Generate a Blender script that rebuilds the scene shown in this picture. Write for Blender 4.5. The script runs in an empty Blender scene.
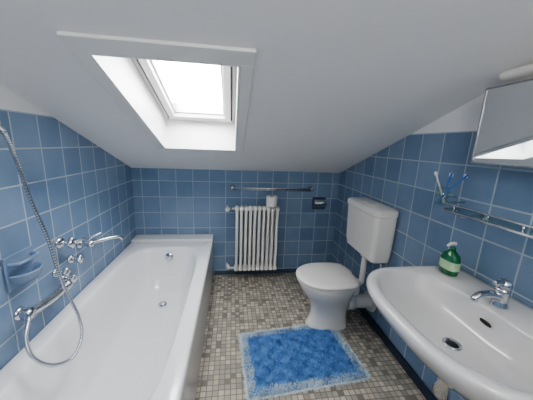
import bpy, math, random
import numpy as np
from mathutils import Vector, Matrix
random.seed(3)
XL,XR,D,HK,TP,HT=-.936,1.114,2.508,1.119,.361,1.476
YF=-1.1
AL=math.atan(TP)
sc=bpy.context.scene
sc.view_settings.view_transform='AgX'
try: sc.view_settings.look='AgX - Medium High Contrast'
except Exception: pass
sc.view_settings.exposure=.92

# ------------------------------------------------------------ materials
def mat(name,col=(.8,.8,.8),rough=.4,metal=0,noise=0,nscale=20,bump=0,bscale=60,coat=0,**kw):
    m=bpy.data.materials.new(name);m.use_nodes=True
    nt=m.node_tree;b=nt.nodes['Principled BSDF']
    b.inputs['Base Color'].default_value=(*col,1);b.inputs['Roughness'].default_value=rough
    b.inputs['Metallic'].default_value=metal;b.inputs['Coat Weight'].default_value=coat
    for k,v in kw.items(): b.inputs[k.replace('_',' ')].default_value=v
    tc=nt.nodes.new('ShaderNodeNewGeometry')
    if noise:
        n=nt.nodes.new('ShaderNodeTexNoise');n.inputs['Scale'].default_value=nscale
        nt.links.new(tc.outputs['Position'],n.inputs['Vector'])
        mx=nt.nodes.new('ShaderNodeMix');mx.data_type='RGBA'
        mx.inputs[6].default_value=(*[c*(1-noise) for c in col],1)
        mx.inputs[7].default_value=(*[min(1,c*(1+noise)) for c in col],1)
        nt.links.new(n.outputs['Fac'],mx.inputs[0]);nt.links.new(mx.outputs[2],b.inputs['Base Color'])
    if bump:
        n=nt.nodes.new('ShaderNodeTexNoise');n.inputs['Scale'].default_value=bscale;n.inputs['Detail'].default_value=4
        nt.links.new(tc.outputs['Position'],n.inputs['Vector'])
        bp=nt.nodes.new('ShaderNodeBump');bp.inputs['Strength'].default_value=bump;bp.inputs['Distance'].default_value=.002
        nt.links.new(n.outputs['Fac'],bp.inputs['Height']);nt.links.new(bp.outputs[0],b.inputs['Normal'])
    return m

def M(nt,op,a,b=None,clamp=False):
    n=nt.nodes.new('ShaderNodeMath');n.operation=op;n.use_clamp=clamp
    for i,v in enumerate((a,b)):
        if v is None: continue
        if isinstance(v,(int,float)): n.inputs[i].default_value=v
        else: nt.links.new(v,n.inputs[i])
    return n.outputs[0]

def gridmat(name,ax,offs,size,grout,ramp,const,groutcol,rough,mott=0,plaster=None,bumpd=.002,mscale=9):
    m=bpy.data.materials.new(name);m.use_nodes=True;nt=m.node_tree
    b=nt.nodes['Principled BSDF'];out=nt.nodes['Material Output']
    g=nt.nodes.new('ShaderNodeNewGeometry');sp=nt.nodes.new('ShaderNodeSeparateXYZ')
    nt.links.new(g.outputs['Position'],sp.inputs[0])
    uv=[M(nt,'DIVIDE',M(nt,'SUBTRACT',sp.outputs[ax[i]],offs[i]),size) for i in (0,1)]
    edge=[M(nt,'PINGPONG',u,.5) for u in uv]
    e=M(nt,'MINIMUM',edge[0],edge[1])
    mr=nt.nodes.new('ShaderNodeMapRange');mr.interpolation_type='SMOOTHSTEP'
    mr.inputs[1].default_value=grout*.7;mr.inputs[2].default_value=grout*1.5
    nt.links.new(e,mr.inputs[0]);mask=mr.outputs[0]
    cb=nt.nodes.new('ShaderNodeCombineXYZ')
    nt.links.new(M(nt,'FLOOR',uv[0]),cb.inputs[0]);nt.links.new(M(nt,'FLOOR',uv[1]),cb.inputs[1])
    wn=nt.nodes.new('ShaderNodeTexWhiteNoise');wn.noise_dimensions='3D';nt.links.new(cb.outputs[0],wn.inputs['Vector'])
    val=wn.outputs['Value']
    if mott:
        n=nt.nodes.new('ShaderNodeTexNoise');n.inputs['Scale'].default_value=mscale;n.inputs['Detail'].default_value=3
        nt.links.new(g.outputs['Position'],n.inputs['Vector'])
        val=M(nt,'ADD',M(nt,'MULTIPLY',val,1-mott),M(nt,'MULTIPLY',n.outputs['Fac'],mott))
    cr=nt.nodes.new('ShaderNodeValToRGB');cr.color_ramp.interpolation='CONSTANT' if const else 'LINEAR'
    els=cr.color_ramp.elements
    while len(els)<len(ramp): els.new(.5)
    for i,(p,c) in enumerate(ramp): els[i].position=p;els[i].color=(*c,1)
    nt.links.new(val,cr.inputs[0])
    mx=nt.nodes.new('ShaderNodeMix');mx.data_type='RGBA';mx.inputs[6].default_value=(*groutcol,1)
    nt.links.new(mask,mx.inputs[0]);nt.links.new(cr.outputs[0],mx.inputs[7]);nt.links.new(mx.outputs[2],b.inputs['Base Color'])
    rr=M(nt,'SUBTRACT',.8,M(nt,'MULTIPLY',mask,.8-rough));nt.links.new(rr,b.inputs['Roughness'])
    bp=nt.nodes.new('ShaderNodeBump');bp.inputs['Strength'].default_value=.6;bp.inputs['Distance'].default_value=bumpd
    nt.links.new(mask,bp.inputs['Height']);nt.links.new(bp.outputs[0],b.inputs['Normal'])
    if plaster:
        p=nt.nodes.new('ShaderNodeBsdfPrincipled');p.inputs['Base Color'].default_value=(*plaster,1);p.inputs['Roughness'].default_value=.85
        ms=nt.nodes.new('ShaderNodeMixShader');nt.links.new(M(nt,'GREATER_THAN',sp.outputs[2],HT+.002),ms.inputs[0])
        nt.links.new(b.outputs[0],ms.inputs[1]);nt.links.new(p.outputs[0],ms.inputs[2]);nt.links.new(ms.outputs[0],out.inputs[0])
    return m

BLUE=[(0,(.15,.225,.345)),(.5,(.205,.295,.43)),(1,(.28,.375,.51))]
WHITEW=(.86,.86,.87)
def tile(name,ax,off): return gridmat(name,ax,(off,HT),.158,.020,BLUE,False,(.42,.49,.56),.14,.55,WHITEW,.0015)
m_tl=tile('blue_tile_left',(1,2),D);m_tb=tile('blue_tile_back',(0,2),XL+.08)
m_tr=tile('blue_tile_right',(1,2),D);m_tf=tile('blue_tile_front',(0,2),XL)
m_floor=gridmat('mosaic_floor',(0,1),(0,0),.034,.07,
  [(0,(.50,.455,.37)),(.22,(.42,.385,.32)),(.42,(.32,.295,.25)),(.58,(.58,.53,.44)),(.74,(.37,.345,.30)),(.90,(.22,.20,.17))],True,(.22,.20,.17),.35,0,None,.001)
m_plaster=mat('white_plaster',WHITEW,.9,noise=.02,nscale=3,bump=.15,bscale=150)
m_skirt=mat('dark_blue_skirting',(.02,.035,.06),.3,noise=.2)
m_baseshade=mat('blue_base_shade',(.07,.11,.17),.3,noise=.2)  # dark blue standing in for shade low on the back wall
m_lac=mat('white_lacquer',(.84,.84,.83),.35,noise=.02)
m_frame=mat('window_frame_lacquer',(.60,.58,.57),.4,noise=.03)
m_sash=mat('window_sash_lacquer',(.70,.68,.67),.4,noise=.02)
m_enam=mat('white_enamel',(.80,.81,.82),.15,coat=.4,noise=.01)
m_cer=mat('white_ceramic',(.83,.81,.78),.12,coat=.5,noise=.01)
m_basin=mat('grey_white_ceramic',(.66,.66,.665),.12,coat=.5,noise=.01)
m_plas=mat('white_plastic',(.84,.82,.78),.3,noise=.01)
m_chr=mat('chrome',(.68,.69,.71),.09,1,noise=.03)
m_dark=mat('dark_rubber',(.02,.02,.022),.6,noise=.1)
m_seal=mat('grey_rubber_seal',(.06,.06,.06),.6,noise=.1)
m_alu=mat('brushed_aluminium',(.4,.4,.41),.35,1,noise=.05)
m_cerb=mat('blue_ceramic',(.20,.285,.42),.15,coat=.4,noise=.15,nscale=9)
m_cerd=mat('dark_blue_ceramic',(.07,.10,.16),.2,coat=.4,noise=.15)
m_mir=mat('mirror_silver',(.80,.82,.82),.01,1,noise=.005)
m_rad=mat('radiator_enamel',(.84,.83,.79),.3,noise=.02)
m_blue=mat('blue_plastic',(.03,.16,.55),.3,noise=.05)
m_paper=mat('tissue_paper',(.88,.87,.85),.9,noise=.03,bump=.3)
m_label=mat('paper_label',(.45,.65,.40),.5,noise=.3,nscale=60)
m_green=mat('green_soap',(.02,.24,.09),.12,noise=.15,coat=.4,Transmission_Weight=.35)
m_brist=mat('bristles',(.75,.8,.85),.7,noise=.05)
def glassmat(name,gl,tint):
    m=bpy.data.materials.new(name);m.use_nodes=True;nt=m.node_tree;nt.nodes.clear()
    o=nt.nodes.new('ShaderNodeOutputMaterial');t=nt.nodes.new('ShaderNodeBsdfTransparent');t.inputs[0].default_value=(*tint,1)
    g=nt.nodes.new('ShaderNodeBsdfGlossy');g.inputs['Roughness'].default_value=.02
    x=nt.nodes.new('ShaderNodeMixShader');x.inputs[0].default_value=gl;nt.links.new(t.outputs[0],x.inputs[1])
    nt.links.new(g.outputs[0],x.inputs[2]);nt.links.new(x.outputs[0],o.inputs[0]);return m
m_glass=glassmat('window_glass',.03,(1,1,1))
m_sglass=glassmat('shelf_glass',.12,(.86,.94,.92))
def emis(name,c,s):
    m=bpy.data.materials.new(name);m.use_nodes=True;b=m.node_tree.nodes['Principled BSDF']
    b.inputs['Base Color'].default_value=(*c,1);b.inputs['Emission Color'].default_value=(*c,1);b.inputs['Emission Strength'].default_value=s;return m

# ------------------------------------------------------------ mesh helpers
def obj(name,verts,faces,m,parent=None,smooth=True,bevel=0,seg=3,sub=0,mats=None,fm=None,angle=None):
    me=bpy.data.meshes.new(name);me.from_pydata([tuple(map(float,v)) for v in verts],[],faces);me.update()
    import bmesh
    bm=bmesh.new();bm.from_mesh(me);bmesh.ops.recalc_face_normals(bm,faces=bm.faces);bm.to_mesh(me);bm.free()
    o=bpy.data.objects.new(name,me);sc.collection.objects.link(o)
    for mm in (mats or [m]): me.materials.append(mm)
    if fm: 
        for p,i in zip(me.polygons,fm): p.material_index=i
    for p in me.polygons: p.use_smooth=smooth
    if bevel:
        b=o.modifiers.new('bevel','BEVEL');b.width=bevel;b.segments=seg;b.limit_method='ANGLE';b.angle_limit=.6
        w=o.modifiers.new('wn','WEIGHTED_NORMAL')
    if sub:
        s=o.modifiers.new('sub','SUBSURF');s.levels=sub;s.render_levels=sub
    if angle is not None:
        e=o.modifiers.new('es','EDGE_SPLIT');e.split_angle=angle
    if parent: o.parent=parent
    return o
def parent(name): 
    e=bpy.data.objects.new(name,None);e.empty_display_size=.05;sc.collection.objects.link(e);return e
def boxv(a,b,T=None):
    v=[(x,y,z) for x in (a[0],b[0]) for y in (a[1],b[1]) for z in (a[2],b[2])]
    if T: v=[T(*p) for p in v]
    return v,[(0,1,3,2),(4,6,7,5),(0,4,5,1),(2,3,7,6),(0,2,6,4),(1,5,7,3)]
def box(name,a,b,m,par=None,bevel=.003,T=None,seg=3):
    v,f=boxv(a,b,T);return obj(name,v,f,m,par,True if bevel else False,bevel,seg)
def merge(parts):
    V=[];F=[]
    for v,f in parts:
        k=len(V);V+=list(v);F+=[tuple(i+k for i in q) for q in f]
    return V,F
def loft(rings,cap0=True,cap1=True):
    n=len(rings[0]);V=[p for r in rings for p in r];F=[]
    for i in range(len(rings)-1):
        for j in range(n):
            a=i*n+j;b=i*n+(j+1)%n;F.append((a,b,b+n,a+n))
    if cap0: F.append(tuple(range(n))[::-1])
    if cap1: F.append(tuple((len(rings)-1)*n+j for j in range(n)))
    return V,F
def cr(pts,per=8):
    P=[Vector(p) for p in pts];out=[]
    for i in range(len(P)-1):
        p0=P[max(i-1,0)];p1=P[i];p2=P[i+1];p3=P[min(i+2,len(P)-1)]
        for k in range(per):
            t=k/per
            out.append(.5*((2*p1)+(p2-p0)*t+(2*p0-5*p1+4*p2-p3)*t*t+(3*p1-p0-3*p2+p3)*t**3))
    out.append(P[-1]);return out
def tube(pts,r,n=14,smooth=True,per=8):
    P=cr(pts,per) if smooth and len(pts)>2 else [Vector(p) for p in pts]
    R=r if hasattr(r,'__len__') else None
    t0=(P[1]-P[0]).normalized();u=t0.orthogonal().normalized();rings=[];prev=t0
    for i,p in enumerate(P):
        t=(P[min(i+1,len(P)-1)]-P[max(i-1,0)]).normalized()
        q=prev.rotation_difference(t);u=(q@u).normalized();w=t.cross(u).normalized();prev=t
        if R is None: rad=r
        else:
            s=i/(len(P)-1)*(len(R)-1);k=min(int(s),len(R)-2);rad=R[k]+(R[k+1]-R[k])*(s-k)
        rings.append([tuple(p+rad*(math.cos(a)*u+math.sin(a)*w)) for a in [2*math.pi*j/n for j in range(n)]])
    return loft(rings)
def lathe(prof,o=(0,0,0),d=(0,0,1),n=32):
    d=Vector(d).normalized();u=d.orthogonal().normalized();w=d.cross(u);o=Vector(o)
    return loft([[tuple(o+d*h+max(r,1e-4)*(math.cos(2*math.pi*j/n)*u+math.sin(2*math.pi*j/n)*w)) for j in range(n)] for r,h in prof])
def se(cx,cy,a,b,z,n=64,e=2.0,a2=None,e2=None):
    a2=a2 or a;e2=e2 or e;out=[]
    for j in range(n):
        t=2*math.pi*j/n;c,s=math.cos(t),math.sin(t)
        ee,aa=(e2,a2) if c>0 else (e,a)
        out.append((cx+aa*math.copysign(abs(c)**(2/ee),c),cy+b*math.copysign(abs(s)**(2/ee),s),z))
    return out
def O(name,vf,m,par=None,**k): return obj(name,vf[0],vf[1],m,par,**k)

# ------------------------------------------------------------ room shell
def ceilz(y): return HK+(D-y)*TP
def prism_x(name,x0,x1,poly,m):
    n=len(poly);V=[(x0,y,z) for y,z in poly]+[(x1,y,z) for y,z in poly]
    F=[tuple(range(n)),tuple(range(2*n-1,n-1,-1))]+[(i,(i+1)%n,n+(i+1)%n,n+i) for i in range(n)]
    return obj(name,V,F,m,smooth=False)
side=[(YF-.1,-.1),(D+.1,-.1),(D+.1,ceilz(D+.1)),(YF-.1,ceilz(YF-.1))]
prism_x('wall_left',XL-.1,XL,side,m_tl)
prism_x('wall_right',XR,XR+.1,side,m_tr)
box('wall_back',(XL,D,-.1),(XR,D+.1,HK-.0),m_tb,bevel=0)
box('wall_front',(XL,YF-.1,-.1),(XR,YF,ceilz(YF)),m_tf,bevel=0)
box('floor',(XL,YF,-.1),(XR,D,0),m_floor,bevel=0)
box('shade_strip_back',(-.18,D-.012,0),(XR,D,.045),m_baseshade,bevel=.003)  # thin dark strip painting the shade along the back wall's foot
box('baseboard_right',(XR-.012,YF,0),(XR,D-.013,.065),m_skirt,bevel=.003)

ca,sa=math.cos(AL),math.sin(AL)
def S(u,v,n): return (u,D-v*ca+n*sa,HK+v*sa+n*ca)
U0,U1,V0,V1=-.48,.025,.645,1.605
vmax=(D-YF+.1)/ca;T=.27
parts=[boxv((XL-.1,-.15,0),(XR+.1,V0,T),S),boxv((XL-.1,V1,0),(XR+.1,vmax,T),S),
       boxv((XL-.1,V0,0),(U0,V1,T),S),boxv((U1,V0,0),(XR+.1,V1,T),S)]
O('ceiling',merge(parts),m_plaster,smooth=False)
win=parent('window_1')
cw=.05
box('casing_bottom',(U0-cw,V0-.05,-.014),(U1+cw,V0,0),m_lac,win,.003,S)
box('casing_top',(U0-cw,V1,-.014),(U1+cw,V1+.075,0),m_lac,win,.003,S)
box('casing_left',(U0-cw,V0,-.014),(U0,V1,0),m_lac,win,.003,S)
box('casing_right',(U1,V0,-.014),(U1+cw,V1,0),m_lac,win,.003,S)
l=.008
box('lining_left',(U0,V0,-.014),(U0+l,V1,T),m_lac,win,0,S)
box('lining_right',(U1-l,V0,-.014),(U1,V1,T),m_lac,win,0,S)
box('lining_bottom',(U0+l,V0,-.014),(U1-l,V0+l,T),m_lac,win,0,S)
box('lining_top',(U0+l,V1-l,-.014),(U1-l,V1,T),m_lac,win,0,S)
def frame(name,u0,u1,v0,v1,n0,n1,w,m,wb=None,wt=None,bev=.003):
    wb=wb or w;wt=wt or w
    for s,a,b in (('bottom',(u0,v0,n0),(u1,v0+wb,n1)),('top',(u0,v1-wt,n0),(u1,v1,n1)),('left',(u0,v0+wb,n0),(u0+w,v1-wt,n1)),('right',(u1-w,v0+wb,n0),(u1,v1-wt,n1))):
        box(name+'_'+s,a,b,m,win,bev,S)
u0,u1,v0,v1=U0+l,U1-l,V0+l,V1-l
frame('outer_frame',u0,u1,v0,v1,T-.075,T+.03,.022,m_frame)
frame('seal',u0+.020,u1-.020,v0+.020,v1-.020,T-.068,T+.02,.014,m_seal,bev=0)
frame('sash',u0+.033,u1-.033,v0+.033,v1-.033,T-.085,T+.02,.040,m_sash,wb=.046,wt=.06,bev=.006)
frame('glazing_bead',u0+.072,u1-.072,v0+.077,v1-.089,T-.055,T+.015,.011,m_alu,bev=.002)
box('pane',(u0+.074,v0+.079,T-.012),(u1-.074,v1-.089,T-.004),m_glass,win,0,S)
O('opening_bar',tube([S(U0+.09,V1-.07,T-.085),S(U0+.12,V1-.07,T-.11),S(U1-.12,V1-.07,T-.11),S(U1-.09,V1-.07,T-.085)],.008,smooth=False),m_alu,win)

# ------------------------------------------------------------ bathtub
tub=parent('bathtub')
TX0,TX1,TY0,TY1,TZ=XL+.002,-.186,.52,2.36,.44
box('front_panel',(TX1-.03,TY0,0),(TX1-.004,D-.001,TZ-.03),m_enam,tub,.003)
box('end_panel',(TX0,TY0,0),(TX1-.03,TY0+.02,TZ-.03),m_enam,tub,.003)
box('end_ledge',(TX0,TY1-.004,TZ-.03),(TX1,D-.001,TZ+.022),m_enam,tub,.008)
cx=(TX0+TX1)/2-.003;cy=(TY0+TY1)/2;hx=(TX1-TX0)/2;hy=(TY1-TY0)/2
def tr(hx_,hy_,z,e,dy=0,dx=0): 
    return se(cx+dx,cy+dy,hx_,hy_,z,96,e)
def rect(hx_,hy_,z):
    out=[]
    for j in range(96):
        t=2*math.pi*j/96;c,s=math.cos(t),math.sin(t)
        c2=math.copysign(abs(c)**(2/9),c);s2=math.copysign(abs(s)**(2/9),s);k=1/max(abs(c2),abs(s2))
        out.append(((TX0+TX1)/2+hx_*c2*k,cy+hy_*s2*k,z))
    return out
R=[rect(hx,hy,TZ-.05),rect(hx,hy,TZ-.010),rect(hx-.003,hy-.003,TZ-.003),rect(hx-.010,hy-.010,TZ),
   tr(.300,.80,TZ-.001,5),tr(.292,.792,TZ-.004,5),tr(.284,.784,TZ-.014,4.8),tr(.277,.775,TZ-.035,4.6),tr(.262,.745,TZ-.12,4.3,.01),
   tr(.245,.71,TZ-.21,4,.02),tr(.225,.67,TZ-.29,3.6,.035),tr(.20,.625,TZ-.335,3.2,.045),tr(.16,.56,TZ-.358,2.8,.05),tr(.09,.42,TZ-.368,2.4,.06),tr(.03,.1,TZ-.37,2,.1)]
O('tub_shell',loft(R,False,True),m_enam,tub)
O('overflow_cover',lathe([(0,-.004),(.034,-.002),(.036,.006),(.03,.011),(.012,.014),(.012,.026),(0,.028)],(-.555,2.195,.362),(0,-1,.28)),m_chr,tub)
O('drain_ring',lathe([(0,0),(.034,0),(.034,.004),(.026,.005),(.024,.002),(0,.003)],(-.55,1.90,.083),(0,-.1,1)),m_chr,tub)
O('drain_plug',lathe([(0,0),(.02,.001),(.02,.006),(.008,.012),(0,.013)],(-.55,1.90,.0855),(0,-.1,1)),m_chr,tub)

# ------------------------------------------------------------ bath taps
tap=parent('bath_mixer_tap')
def rose(p,r=.028,name='rose'): 
    O(name,lathe([(0,0),(r,0),(r,.004),(r*.8,.012),(r*.5,.018),(0,.018)],p,(1,0,0)),m_chr,tap)
def knob(p,L=.05,r=.022):
    O('valve_stem',lathe([(0,0),(.011,0),(.011,L*.6),(0,L*.6)],p,(1,0,0),20),m_chr,tap)
    q=(p[0]+L*.5,p[1],p[2]);n=40;rings=[]
    for h,s in ((0,.6),(.004,.95),(.012,1.),(.022,.95),(.028,.7),(.03,.05)):
        rings.append([(q[0]+h,q[1]+r*s*(1+.13*math.cos(4*t))*math.cos(t),q[2]+r*s*(1+.13*math.cos(4*t))*math.sin(t)) for t in [2*math.pi*j/n for j in range(n)]])
    O('valve_handle',loft(rings),m_chr,tap)
W=XL
rose((W,1.43,.81),.034);knob((W+.012,1.43,.81),.07,.03)
O('lever',tube([(W+.075,1.43,.81),(W+.085,1.47,.812),(W+.08,1.52,.80)],[.011,.008,.006]),m_chr,tap)
rose((W,1.60,.735),.030);O('spout_body',lathe([(0,0),(.017,0),(.019,.03),(.022,.05),(.02,.07),(0,.074)],(W+.01,1.60,.735),(1,0,0)),m_chr,tap)
O('spout',tube([(W+.05,1.60,.735),(W+.10,1.63,.742),(W+.15,1.68,.742),(W+.185,1.72,.735),(W+.195,1.735,.715)],[.013,.012,.011,.011,.012]),m_chr,tap)
O('spout_lever',tube([(W+.05,1.60,.745),(W+.07,1.60,.775),(W+.11,1.64,.79)],[.009,.007,.006]),m_chr,tap)
rose((W,1.50,.68),.026);knob((W+.012,1.50,.68),.05,.024)
rose((W,1.37,.665),.026);knob((W+.012,1.37,.665),.05,.024)
rose((W,1.42,.60),.026);knob((W+.012,1.42,.60),.05,.022)

hs=parent('hand_shower')
H=[(-.84,1.085,1.385),(-.84,1.12,1.26),(-.84,1.16,1.09),(-.83,1.20,.92),(-.82,1.22,.74),(-.80,1.23,.62),(-.765,1.23,.49),(-.745,1.20,.40),(-.745,1.12,.355),(-.765,1.03,.40),(-.80,.985,.48),(-.83,1.0,.56),(-.85,1.05,.61),(-.875,1.085,.61)]
hp=cr(H,40);rad=[.0075+.0012*math.sin(i*2.1) for i in range(len(hp))]
O('hose',tube(hp,rad,10,False),m_chr,hs)
O('wall_bracket',lathe([(0,0),(.022,0),(.022,.008),(.013,.02),(.012,.06),(0,.062)],(W,1.075,1.415),(1,0,0)),m_chr,hs)
O('holder_cup',lathe([(0,-.02),(.016,-.02),(.019,.02),(0,.022)],(-.86,1.075,1.415),(.15,-.5,.8)),m_chr,hs)
O('handle',tube([(-.84,1.085,1.385),(-.855,1.07,1.41),(-.85,1.03,1.44),(-.83,.98,1.47),(-.80,.93,1.485)],[.010,.012,.012,.014,.018]),m_chr,hs)
O('shower_head',lathe([(0,-.01),(.018,-.008),(.036,.012),(.038,.024),(.03,.028),(0,.028)],(-.80,.925,1.485),(.6,-.45,-.65)),m_chr,hs)
sp=hs
O('outlet_rose',lathe([(0,0),(.03,0),(.03,.005),(.02,.014),(0,.016)],(W,1.12,.60),(1,0,0)),m_chr,sp)
O('outlet_elbow',tube([(W+.01,1.12,.60),(W+.05,1.115,.60),(W+.06,1.10,.60)],.013),m_chr,sp)
O('valve_body',tube([(W+.055,1.10,.615),(W+.06,1.22,.60),(W+.06,1.34,.60)],[.018,.021,.021,.018]),m_chr,sp)
O('end_cap',lathe([(0,0),(.024,0),(.025,.03),(.02,.036),(0,.037)],(W+.06,1.33,.60),(0,1,0)),m_chr,sp)
O('end_cap_near',lathe([(0,0),(.024,0),(.025,.03),(.02,.036),(0,.037)],(W+.055,1.11,.615),(0,-1,0)),m_chr,sp)

sd=parent('soap_dish')
sy,sz=1.16,.80
box('tile_plate',(W,sy-.078,sz-.078),(W+.012,sy+.078,sz+.078),m_cerb,sd,.005)
bowl=[]
for k,(a,z) in enumerate([(.03,-.06),(.045,-.055),(.058,-.035),(.066,-.01),(.066,-.004),(.058,-.004),(.050,-.030),(.03,-.046)]):
    bowl.append([(W+.010+max(0,math.sin(t))*(a+.004),sy+(a+.006)*math.cos(t),sz+z) for t in [math.pi*(1.0*j/23) for j in range(24)]]+[(W+.010,sy-(a+.006)+2*(a+.006)*j/9,sz+z) for j in range(1,9)])
O('dish',loft(bowl),m_cerb,sd)
O('grab_bar',tube([(W+.008,sy-.06,sz+.045),(W+.045,sy-.05,sz+.045),(W+.05,sy,sz+.045),(W+.045,sy+.05,sz+.045),(W+.008,sy+.06,sz+.045)],.009),m_cerb,sd)

# ------------------------------------------------------------ radiator
rd=parent('radiator')
x0,x1,nz=.025,.465,10;zb,zt_=.10,.785
w=(x1-x0)/nz
P=[]
for i in range(nz):
    xc=x0+w*(i+.5)
    for yy in (2.365,2.405,2.445):
        P.append(tube([(xc,yy,zb+.03),(xc,yy,zt_-.03)],.0135,12,False))
    for zz in (zb+.028,zt_-.028):
        P.append(loft([[ (xc+dx, 2.405+ry*math.cos(t), zz+rz*math.sin(t)) for t in [2*math.pi*j/20 for j in range(20)]] for dx,ry,rz in ((-w*.47,.035,.018),(-w*.36,.053,.026),(0,.056,.028),(w*.36,.053,.026),(w*.47,.035,.018))]))
O('sections',merge(P),m_rad,rd,angle=.9)
O('upper_pipe',tube([(.03,2.405,.757),(-.045,2.405,.757),(-.05,2.49,.757),(-.05,2.506,.757)],.010,smooth=False),m_rad,rd)
O('valve_body',lathe([(0,-.03),(.014,-.03),(.016,0),(.014,.03),(0,.03)],(-.03,2.405,.757),(1,0,0)),m_chr,rd)
O('thermostat_head',lathe([(0,0),(.016,0),(.022,.012),(.023,.05),(.018,.062),(0,.064)],(-.045,2.405,.757),(0,-1,.0)),m_plas,rd)
O('lower_pipe',tube([(.03,2.405,.128),(-.045,2.405,.128),(-.05,2.49,.128),(-.05,2.506,.128)],.010,smooth=False),m_rad,rd)
O('lockshield',lathe([(0,-.025),(.016,-.025),(.016,.025),(0,.025)],(-.04,2.405,.135),(0,0,1)),m_plas,rd)
O('bracket_left',tube([(.09,2.405,.70),(.09,2.506,.70)],.009,smooth=False),m_rad,rd)
O('bracket_right',tube([(.40,2.405,.70),(.40,2.506,.70)],.009,smooth=False),m_rad,rd)
tp=parent('toilet_paper_roll')
O('roll',lathe([(.02,0),(.052,0),(.055,.004),(.055,.096),(.052,.1),(.02,.1),(.018,.09),(.018,.02)],(.385,2.395,.787),(0,0,1),40),m_paper,tp,angle=.8)
O('cardboard_core',lathe([(.0175,0),(.0195,0),(.0195,.1005),(.0175,.1005),(.0170,.05)],(.385,2.395,.787)),mat('cardboard',(.25,.18,.12),.9,noise=.1),tp)

tr_=parent('towel_rail')
ry,rz=2.435,.955
O('bar',tube([(.0,ry,rz),(.80,ry,rz+.0)],.009,16,False),m_chr,tr_)
O('bar_lower',tube([(.0,ry+.03,rz-.022),(.80,ry+.03,rz-.022)],.006,16,False),m_chr,tr_)
for xx,nm in ((.0,'left'),(.80,'right')):
    O('arm_'+nm,lathe([(0,0),(.024,0),(.024,.006),(.012,.014),(.010,.06),(.016,.066),(.017,.085),(.010,.09),(0,.09)],(xx,D,rz),(0,-1,0)),m_chr,tr_)
    O('end_'+nm,tube([(xx,ry,rz),(xx,ry+.03,rz-.022)],.007,12,False),m_chr,tr_)

th=parent('toilet_paper_holder')
box('tile_plate',(.835,D-.012,.73),(.98,D,.86),m_cerd,th,.005)
O('hood',loft([[ (x,D-.012-.055*max(0,math.sin(t)),.80+.045*math.cos(t)) for t in [math.pi*j/16 for j in range(17)]] for x in (.845,.97)]),m_chr,th,angle=.6)
O('spindle',tube([(.848,D-.045,.775),(.967,D-.045,.775)],.012,14,False),m_chr,th)

# ------------------------------------------------------------ toilet
to=parent('toilet')
ty=1.69;ZS=.92;XO=.022
def egg(xf,xb,hw,z,e2=3.2,frac=.52,n=64):
    xf+=XO;xb+=XO*.6
    c=xf+(xb-xf)*frac
    return se(c,ty,c-xf,hw,z*ZS,n,2.15,xb-c,e2)
B=[egg(.565,.90,.105,0),egg(.568,.90,.103,.012),egg(.585,.895,.094,.04),egg(.60,.89,.088,.11),egg(.595,.89,.098,.18),egg(.57,.895,.125,.25),egg(.53,.90,.158,.31),egg(.50,.905,.178,.36),
   egg(.492,.91,.187,.395),egg(.492,.91,.187,.41),egg(.498,.906,.182,.417),egg(.52,.88,.16,.418),egg(.54,.84,.14,.40),egg(.56,.82,.12,.34),egg(.60,.78,.09,.25),egg(.64,.74,.04,.22)]
O('pan',loft(B),m_cer,to)
box('rear_deck',(.86,ty-.10,.28),(.965,ty+.10,.378),m_cer,to,.025,seg=5)
Sx=[egg(.480,.912,.190,.420,4),egg(.474,.916,.195,.424,4),egg(.474,.916,.195,.434,4),egg(.480,.912,.190,.438,4)]
O('seat',loft(Sx),m_plas,to,angle=.9)
Lx=[egg(.478,.918,.194,.4415,4),egg(.469,.922,.201,.4455,4),egg(.468,.922,.202,.455,4),egg(.476,.916,.194,.463,4),egg(.51,.89,.160,.468,3.5),egg(.58,.83,.09,.471,3),egg(.66,.74,.02,.472,2)]
O('lid',loft(Lx),m_plas,to)
for s in (-1,1): O('hinge',tube([(.945,ty+s*.075-.025,.437*ZS),(.945,ty+s*.075+.025,.437*ZS)],.011,12,False),m_plas,to)
rr=[.052,.056]*14
O('drain_connector',tube([(.86,ty,.19),(.95,ty,.185),(1.03,ty,.18),(1.113,ty,.175)],rr,24),m_plas,to)
O('drain_collar',tube([(.90,ty,.188),(.965,ty,.185)],.068,24,False),m_plas,to)
O('wall_collar',lathe([(0,0),(.085,0),(.08,.012),(.05,.014)],(XR,ty,.175),(-1,0,0)),m_plas,to)
ci=parent('toilet_cistern')
def rr_box(x0,x1,y0,y1,z,r,n=8):
    out=[]
    for cxx,cyy,a0 in ((x1-r,y1-r,0),(x0+r,y1-r,.5),(x0+r,y0+r,1),(x1-r,y0+r,1.5)):
        for j in range(n+1):
            a=math.pi*(a0+.5*j/n);out.append((cxx+r*math.cos(a),cyy+r*math.sin(a),z))
    return out
y0,y1=1.49,1.94
O('tank',loft([rr_box(.985,1.112,y0+.04,y1-.04,.585,.025),rr_box(.965,1.112,y0+.02,y1-.02,.60,.035),rr_box(.955,1.112,y0+.01,y1-.01,.66,.035),rr_box(.948,1.112,y0,y1,.93,.035)]),m_plas,ci,angle=.7)
O('tank_lid',loft([rr_box(.944,1.112,y0-.004,y1+.004,.934,.037),rr_box(.940,1.112,y0-.008,y1+.008,.938,.039),rr_box(.940,1.112,y0-.008,y1+.008,.965,.039),rr_box(.945,1.112,y0-.003,y1+.003,.977,.036),rr_box(.96,1.10,y0+.012,y1-.012,.983,.03)]),m_plas,ci,angle=.7)
box('flush_button',(.99,1.66,.982),(1.04,1.77,.990),m_plas,ci,.004)
O('flush_pipe',tube([(1.03,1.71,.60),(1.03,1.71,.50),(1.03,1.71,.40),(1.025,1.705,.345),(1.0,1.70,.33),(.967,1.695,.33)],.022,18),m_plas,ci)
O('pipe_nut',lathe([(0,0),(.034,0),(.036,.03),(0,.032)],(1.03,1.71,.562),(0,0,1),8),m_plas,ci,angle=.5)
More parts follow.
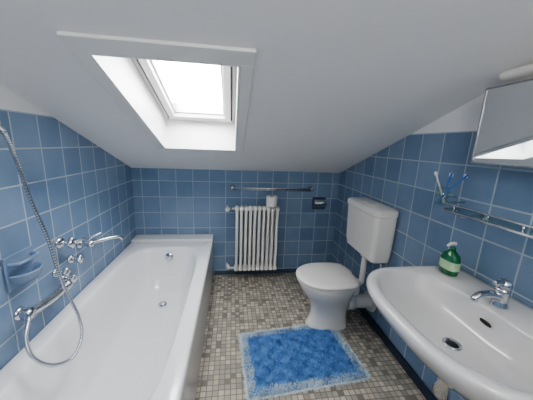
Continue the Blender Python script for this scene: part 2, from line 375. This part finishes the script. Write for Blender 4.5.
O('pipe_cuff',tube([(.99,1.698,.33),(.967,1.695,.33)],.031,18,False),m_plas,ci)
O('angle_valve',lathe([(0,0),(.022,0),(.022,.005),(.010,.01),(.010,.04),(.014,.042),(.014,.055),(0,.056)],(XR,1.55,.52),(-1,0,0)),m_chr,ci)
O('supply_pipe',tube([(1.075,1.55,.52),(1.07,1.55,.56),(1.06,1.56,.60)],.006),m_chr,ci)

# ------------------------------------------------------------ wash basin
ba=parent('wash_basin')
by=.705;BZ=.82
def br(xf,hw,z,xb=XR-.001,e=2.7,eb=14,n=96,cfr=.5):
    c=xf+(xb-xf)*cfr;return se(c,by,c-xf,hw,z,n,e,xb-c,eb)
R=[br(.86,.13,.60,e=2.4),br(.74,.23,.635,e=2.6),br(.63,.30,.69,e=2.8),br(.580,.33,.745,e=2.9),br(.562,.337,.775,e=2.9),
   br(.555,.342,.790,e=2.9),br(.553,.343,.806,e=2.9),br(.558,.340,.817,e=2.9),br(.568,.331,.821,e=2.9),
   br(.585,.316,.819,xb=1.095,e=2.8),
   br(.597,.303,.812,xb=.965,e=2.7,eb=4,cfr=.55),br(.603,.296,.800,xb=.958,e=2.7,eb=3.6,cfr=.55),br(.618,.282,.765,xb=.949,e=2.6,eb=3.2,cfr=.55),br(.645,.25,.72,xb=.936,e=2.5,eb=3,cfr=.55),
   br(.69,.19,.69,xb=.92,e=2.3,eb=2.6,cfr=.55),br(.76,.09,.675,xb=.88,e=2,eb=2,cfr=.55),br(.80,.02,.673,xb=.84,e=2,eb=2)]
O('bowl',loft(R),m_basin,ba)
O('drain_ring',lathe([(0,0),(.032,0),(.032,.004),(.024,.005),(.022,.001),(0,.001)],(.82,by,.6745)),m_chr,ba)
O('drain_hole',lathe([(0,0),(.019,0),(.019,.0015),(0,.0016)],(.82,by,.6765)),m_dark,ba)
O('overflow',loft([[(.940-.25*(dz),by+.022*math.cos(t),.76+.005*math.sin(t)+dz) for t in [2*math.pi*j/20 for j in range(20)]] for dz in (-.004,.005)]),m_dark,ba)
ft=parent('basin_tap')
fx=1.0;fy=.72
O('base',lathe([(0,0),(.028,0),(.028,.005),(.024,.012),(.022,.045),(.024,.06),(.023,.075),(0,.077)],(fx,fy,.8195),(0,0,1)),m_chr,ft)
O('spout',tube([(fx,fy,.856),(fx-.05,fy,.868),(fx-.09,fy,.868),(fx-.11,fy,.858),(fx-.114,fy,.846)],[.018,.015,.013,.012,.012],18),m_chr,ft)
O('lever_hub',lathe([(0,0),(.024,0),(.025,.012),(.02,.028),(.01,.034),(0,.035)],(fx,fy,.895),(0,0,1)),m_chr,ft)
O('lever',tube([(fx,fy,.914),(fx-.04,fy-.01,.923),(fx-.07,fy-.02,.929)],[.011,.008,.006]),m_chr,ft)
O('plug_lift_rod',tube([(fx+.035,fy,.82),(fx+.035,fy,.89)],.003,10,False),m_chr,ft)
tr2=ba
O('tailpiece',tube([(.82,by,.66),(.82,by,.52)],.016,18,False),m_chr,tr2)
O('trap_bottle',lathe([(0,0),(.022,0),(.03,.008),(.031,.10),(.024,.115),(0,.118)],(.82,by,.44)),m_chr,tr2)
O('waste_arm',tube([(.82,by,.525),(.95,by,.525),(1.112,by,.525)],.016,18,False),m_chr,tr2)
O('wall_rose',lathe([(0,0),(.036,0),(.034,.008),(.017,.014)],(XR,by,.525),(-1,0,0)),m_chr,tr2)
for s in (-1,1):
    O('stop_valve',lathe([(0,0),(.024,0),(.024,.005),(.011,.01),(.011,.045),(.017,.047),(.017,.065),(0,.066)],(XR,by+s*.09,.52),(-1,0,0)),m_chr,tr2)
    O('supply_tube',tube([(1.07,by+s*.09,.525),(1.065,by+s*.09,.60),(1.06,by+s*.05,.66)],.005),m_chr,tr2)

so=parent('soap_dispenser_bottle')
sx,sy2=1.01,.965
def ov(a,b,z,n=40): return se(sx,sy2,a,b,z,n,2.6)
zb2=.8195
O('bottle',loft([ov(.022,.034,zb2),ov(.026,.041,zb2+.004),ov(.028,.044,zb2+.03),ov(.027,.043,zb2+.075),ov(.023,.035,zb2+.098),ov(.014,.016,zb2+.112),ov(.012,.012,zb2+.118)]),m_green,so)
O('label',loft([ov(.0285,.0445,zb2+.028),ov(.0288,.0448,zb2+.03),ov(.0282,.0440,zb2+.066),ov(.0278,.0436,zb2+.068)],False,False),m_label,so)
O('pump_collar',lathe([(0,0),(.013,0),(.013,.012),(.006,.015),(.004,.016),(.004,.028),(0,.028)],(sx,sy2,zb2+.117)),m_green,so)
O('pump_nozzle',tube([(sx+.01,sy2,zb2+.147),(sx-.012,sy2,zb2+.148),(sx-.035,sy2-.004,zb2+.140)],[.008,.007,.004]),m_plas,so)

# shelf
sf=parent('glass_shelf')
ys0,ys1,zs=.36,1.04,1.115
box('glass_plate',(.995,ys0,zs),(1.105,ys1,zs+.006),m_sglass,sf,.001)
for zz,nm in ((zs+.028,'upper'),(zs-.004,'lower')):
    O('front_rail_'+nm,tube([(XR-.005,ys1+.008,zz),(1.01,ys1+.008,zz),(.99,ys1-.005,zz),(.99,ys0+.005,zz),(1.01,ys0-.008,zz),(XR-.005,ys0-.008,zz)],.0045 if nm=='upper' else .006,10,False),m_chr,sf)
for yy in (ys0+.06,.70,ys1-.06):
    O('rail_post',tube([(.99,yy,zs-.006),(.99,yy,zs+.03)],.004,10,False),m_chr,sf)
for yy in (ys0+.1,ys1-.1):
    O('bracket',tube([(XR-.001,yy,zs-.012),(.995,yy,zs-.012)],.007,10,False),m_chr,sf)
    O('bracket_rose',lathe([(0,0),(.02,0),(.018,.006),(0,.008)],(XR,yy,zs-.012),(-1,0,0)),m_chr,sf)
tb=parent('toothbrush_holder')
O('ring',tube([(XR,1.10,1.16),(1.06,1.10,1.16),(1.04,1.10,1.16)],.006,10,False),m_chr,tb)
O('cup',lathe([(.0,-.045),(.024,-.045),(.030,.045),(.027,.045),(.022,-.038),(0,-.038)],(1.03,1.10,1.165)),m_sglass,tb)
for i,(dx,dy,mm) in enumerate(((-.012,-.03,m_blue),(.02,-.05,m_blue),(-.02,.02,m_plas))):
    a=Vector((1.03-dx*.6,1.10-dy*.4,1.128));b=Vector((1.03+dx*1.6,1.10+dy*1.7,1.28))
    O('toothbrush_handle',tube([a,a.lerp(b,.5)+Vector((0,0,.002)),b],[.0055,.004,.003,.005]),mm,tb)
    d=(b-a).normalized();c=a.lerp(b,.93);q=d.orthogonal().normalized()
    O('toothbrush_bristles',tube([c,c+q*.013],[.008,.009],8,False),m_brist,tb)

# mirror cabinet
mc=parent('mirror_cabinet')
my0,my1,mz0,mz1,mx=.30,.955,1.335,1.63,1.0
box('cabinet_body',(mx+.008,my0,mz0),(XR-.001,my1,mz1),m_lac,mc,.003)
box('mirror_door',(mx,my0+.003,mz0+.003),(mx+.006,my1-.003,mz1-.003),m_mir,mc,.0015,seg=1)
fr=.006
for nm,a,b in (('bottom',(mx-.003,my0,mz0),(mx+.008,my1,mz0+fr)),('top',(mx-.003,my0,mz1-fr),(mx+.008,my1,mz1)),('left',(mx-.003,my1-fr,mz0+fr),(mx+.008,my1,mz1-fr)),('right',(mx-.003,my0,mz0+fr),(mx+.008,my0+fr,mz1-fr))):
    box('trim_'+nm,a,b,m_alu,mc,.001)
lf=parent('mirror_light')
box('light_base',(XR-.05,.36,1.65),(XR-.001,.95,1.70),m_lac,lf,.006)
O('light_diffuser',loft([[ (XR-.05-.035*max(0,math.sin(t)),y,1.675+.022*math.cos(t)) for t in [math.pi*j/16 for j in range(17)]] for y in (.37,.94)]),m_plas,lf,angle=.6)

# ------------------------------------------------------------ bath mat
mp=[(.07,1.60),(.79,1.68),(.845,1.18),(.10,1.115)]
def mpos(s,t):
    a,b,c,d=[np.array(q) for q in mp]
    return (a*(1-s)+b*s)*(1-t)+(d*(1-s)+c*s)*t
mat_blue=mat('blue_shag',(.14,.31,.62),.95,noise=.35,nscale=45)
mat_fr=mat('pale_blue_fringe',(.68,.77,.87),.95,noise=.3,nscale=80)
rng=np.random.default_rng(5)
bm_=parent('bath_mat')
NX,NY=60,44;V=[];F=[]
for j in range(NY+1):
    for i in range(NX+1):
        q=mpos(i/NX,j/NY);ed=min(i,NX-i,j,NY-j);V.append((q[0],q[1],.004+min(ed,4)*.0015+rng.uniform(0,.002)))
k=len(V)
for j in range(NY+1):
    for i in range(NX+1):
        q=mpos(i/NX,j/NY);V.append((q[0],q[1],.0005))
for j in range(NY):
    for i in range(NX):
        a=j*(NX+1)+i;F.append((a,a+1,a+NX+2,a+NX+1));F.append((k+a,k+a+NX+1,k+a+NX+2,k+a+1))
for i in range(NX):
    for a in (i,NY*(NX+1)+i): F.append((a,a+1,k+a+1,k+a))
for j in range(NY):
    for a in (j*(NX+1),j*(NX+1)+NX): F.append((a,a+NX+1,k+a+NX+1,k+a))
obj('pile_base',V,F,mat_blue,bm_)
V=[];F=[];fm=[]
def strand(p,h,dx,dy,w,mi):
    k=len(V);a=rng.uniform(0,6.28);c,s=math.cos(a)*w,math.sin(a)*w
    V.extend([(p[0]-c,p[1]-s,p[2]),(p[0]+c,p[1]+s,p[2]),(p[0]+dx*.5+c*.8,p[1]+dy*.5+s*.8,p[2]+h*.7),(p[0]+dx*.5-c*.8,p[1]+dy*.5-s*.8,p[2]+h*.7),(p[0]+dx,p[1]+dy,p[2]+h)])
    F.extend([(k,k+1,k+2,k+3),(k+3,k+2,k+4)]);fm.extend([mi,mi])
for _ in range(30000):
    s,t=rng.uniform(0,1),rng.uniform(0,1);q=mpos(s,t);e=min(s*.73,(1-s)*.73,t*.49,(1-t)*.49)
    lean=(math.sin(s*23+t*9)+math.sin(t*31-s*7))*.005
    m_i=1 if (e<.048+rng.normal(0,.006) and rng.uniform()<.88) or rng.uniform()<.01 else 0
    strand((q[0],q[1],.006),rng.uniform(.008,.017)*(1+.35*math.sin(s*40)*math.sin(t*30)),rng.normal(lean,.006),rng.normal(lean,.006),.0016,m_i)
for _ in range(8000):
    side_=rng.integers(4);r=rng.uniform(0,1)
    s,t,ox,oy={0:(r,0,0,1),1:(r,1,0,-1),2:(0,r,-1,0),3:(1,r,1,0)}[int(side_)]
    q=mpos(s,t);strand((q[0]-ox*.006,q[1]-oy*.006,.004),rng.uniform(-.003,.008),ox*rng.uniform(.004,.024)+rng.normal(0,.006),oy*rng.uniform(.004,.024)+rng.normal(0,.006),.002,1)
V=[(a,b,max(c,.001)) for a,b,c in V]
me=bpy.data.meshes.new('pile');me.from_pydata(V,[],F);me.materials.append(mat_blue);me.materials.append(mat_fr)
for p_,i_ in zip(me.polygons,fm): p_.material_index=i_
o=bpy.data.objects.new('pile',me);sc.collection.objects.link(o);o.parent=bm_

# ------------------------------------------------------------ unseen fill lamp, added behind the camera to brighten the room
cl=parent('added_fill_lamp')
lp=(.1,-.6)
lz=ceilz(lp[1])
O('fill_base',lathe([(0,0),(.07,0),(.07,.03),(0,.03)],(lp[0],lp[1],lz-.045)),m_lac,cl)
O('fill_cord',tube([(lp[0],lp[1],lz-.04),(lp[0],lp[1],1.98)],.006,10,False),m_plas,cl)
O('fill_globe',lathe([(.001,-.14)]+[(.14*math.sin(t),-.14*math.cos(t)) for t in [math.pi*j/20 for j in range(1,20)]]+[(.001,.14)],(lp[0],lp[1],1.85)),emis('fill_glow',(1,.96,.90),17.0),cl)

# ------------------------------------------------------------ world + portal
wd=bpy.data.worlds.new('overcast_sky');sc.world=wd;wd.use_nodes=True
bg=wd.node_tree.nodes['Background'];bg.inputs[0].default_value=(.97,.98,1,1);bg.inputs[1].default_value=13.0
la=bpy.data.lights.new('window_portal','AREA');la.shape='RECTANGLE';la.size=U1-U0;la.size_y=V1-V0;la.cycles.is_portal=True
lo=bpy.data.objects.new('window_portal',la);sc.collection.objects.link(lo)
c=Vector(S((U0+U1)/2,(V0+V1)/2,T+.04));nn=Vector((0,sa,ca));vv=Vector((0,-ca,sa));uu=vv.cross(nn)
Mx=Matrix((uu,vv,nn)).transposed().to_4x4();Mx.translation=c;lo.matrix_world=Mx

# ------------------------------------------------------------ camera
th,ps,ro,h=.2154,.1383,.0395,1.377
Fv=Vector((math.sin(ps)*math.cos(th),math.cos(ps)*math.cos(th),-math.sin(th)))
Rv=Vector((math.cos(ps),-math.sin(ps),0));Uv=Rv.cross(Fv)
c_,s_=math.cos(ro),math.sin(ro);R2=c_*Rv+s_*Uv;U2=c_*Uv-s_*Rv
cd=bpy.data.cameras.new('camera');cd.sensor_width=36;cd.lens=252.05*36/533;cd.clip_start=.02
co=bpy.data.objects.new('camera',cd);sc.collection.objects.link(co)
Mx=Matrix((R2,U2,-Fv)).transposed().to_4x4();Mx.translation=(0,0,h);co.matrix_world=Mx
sc.camera=co
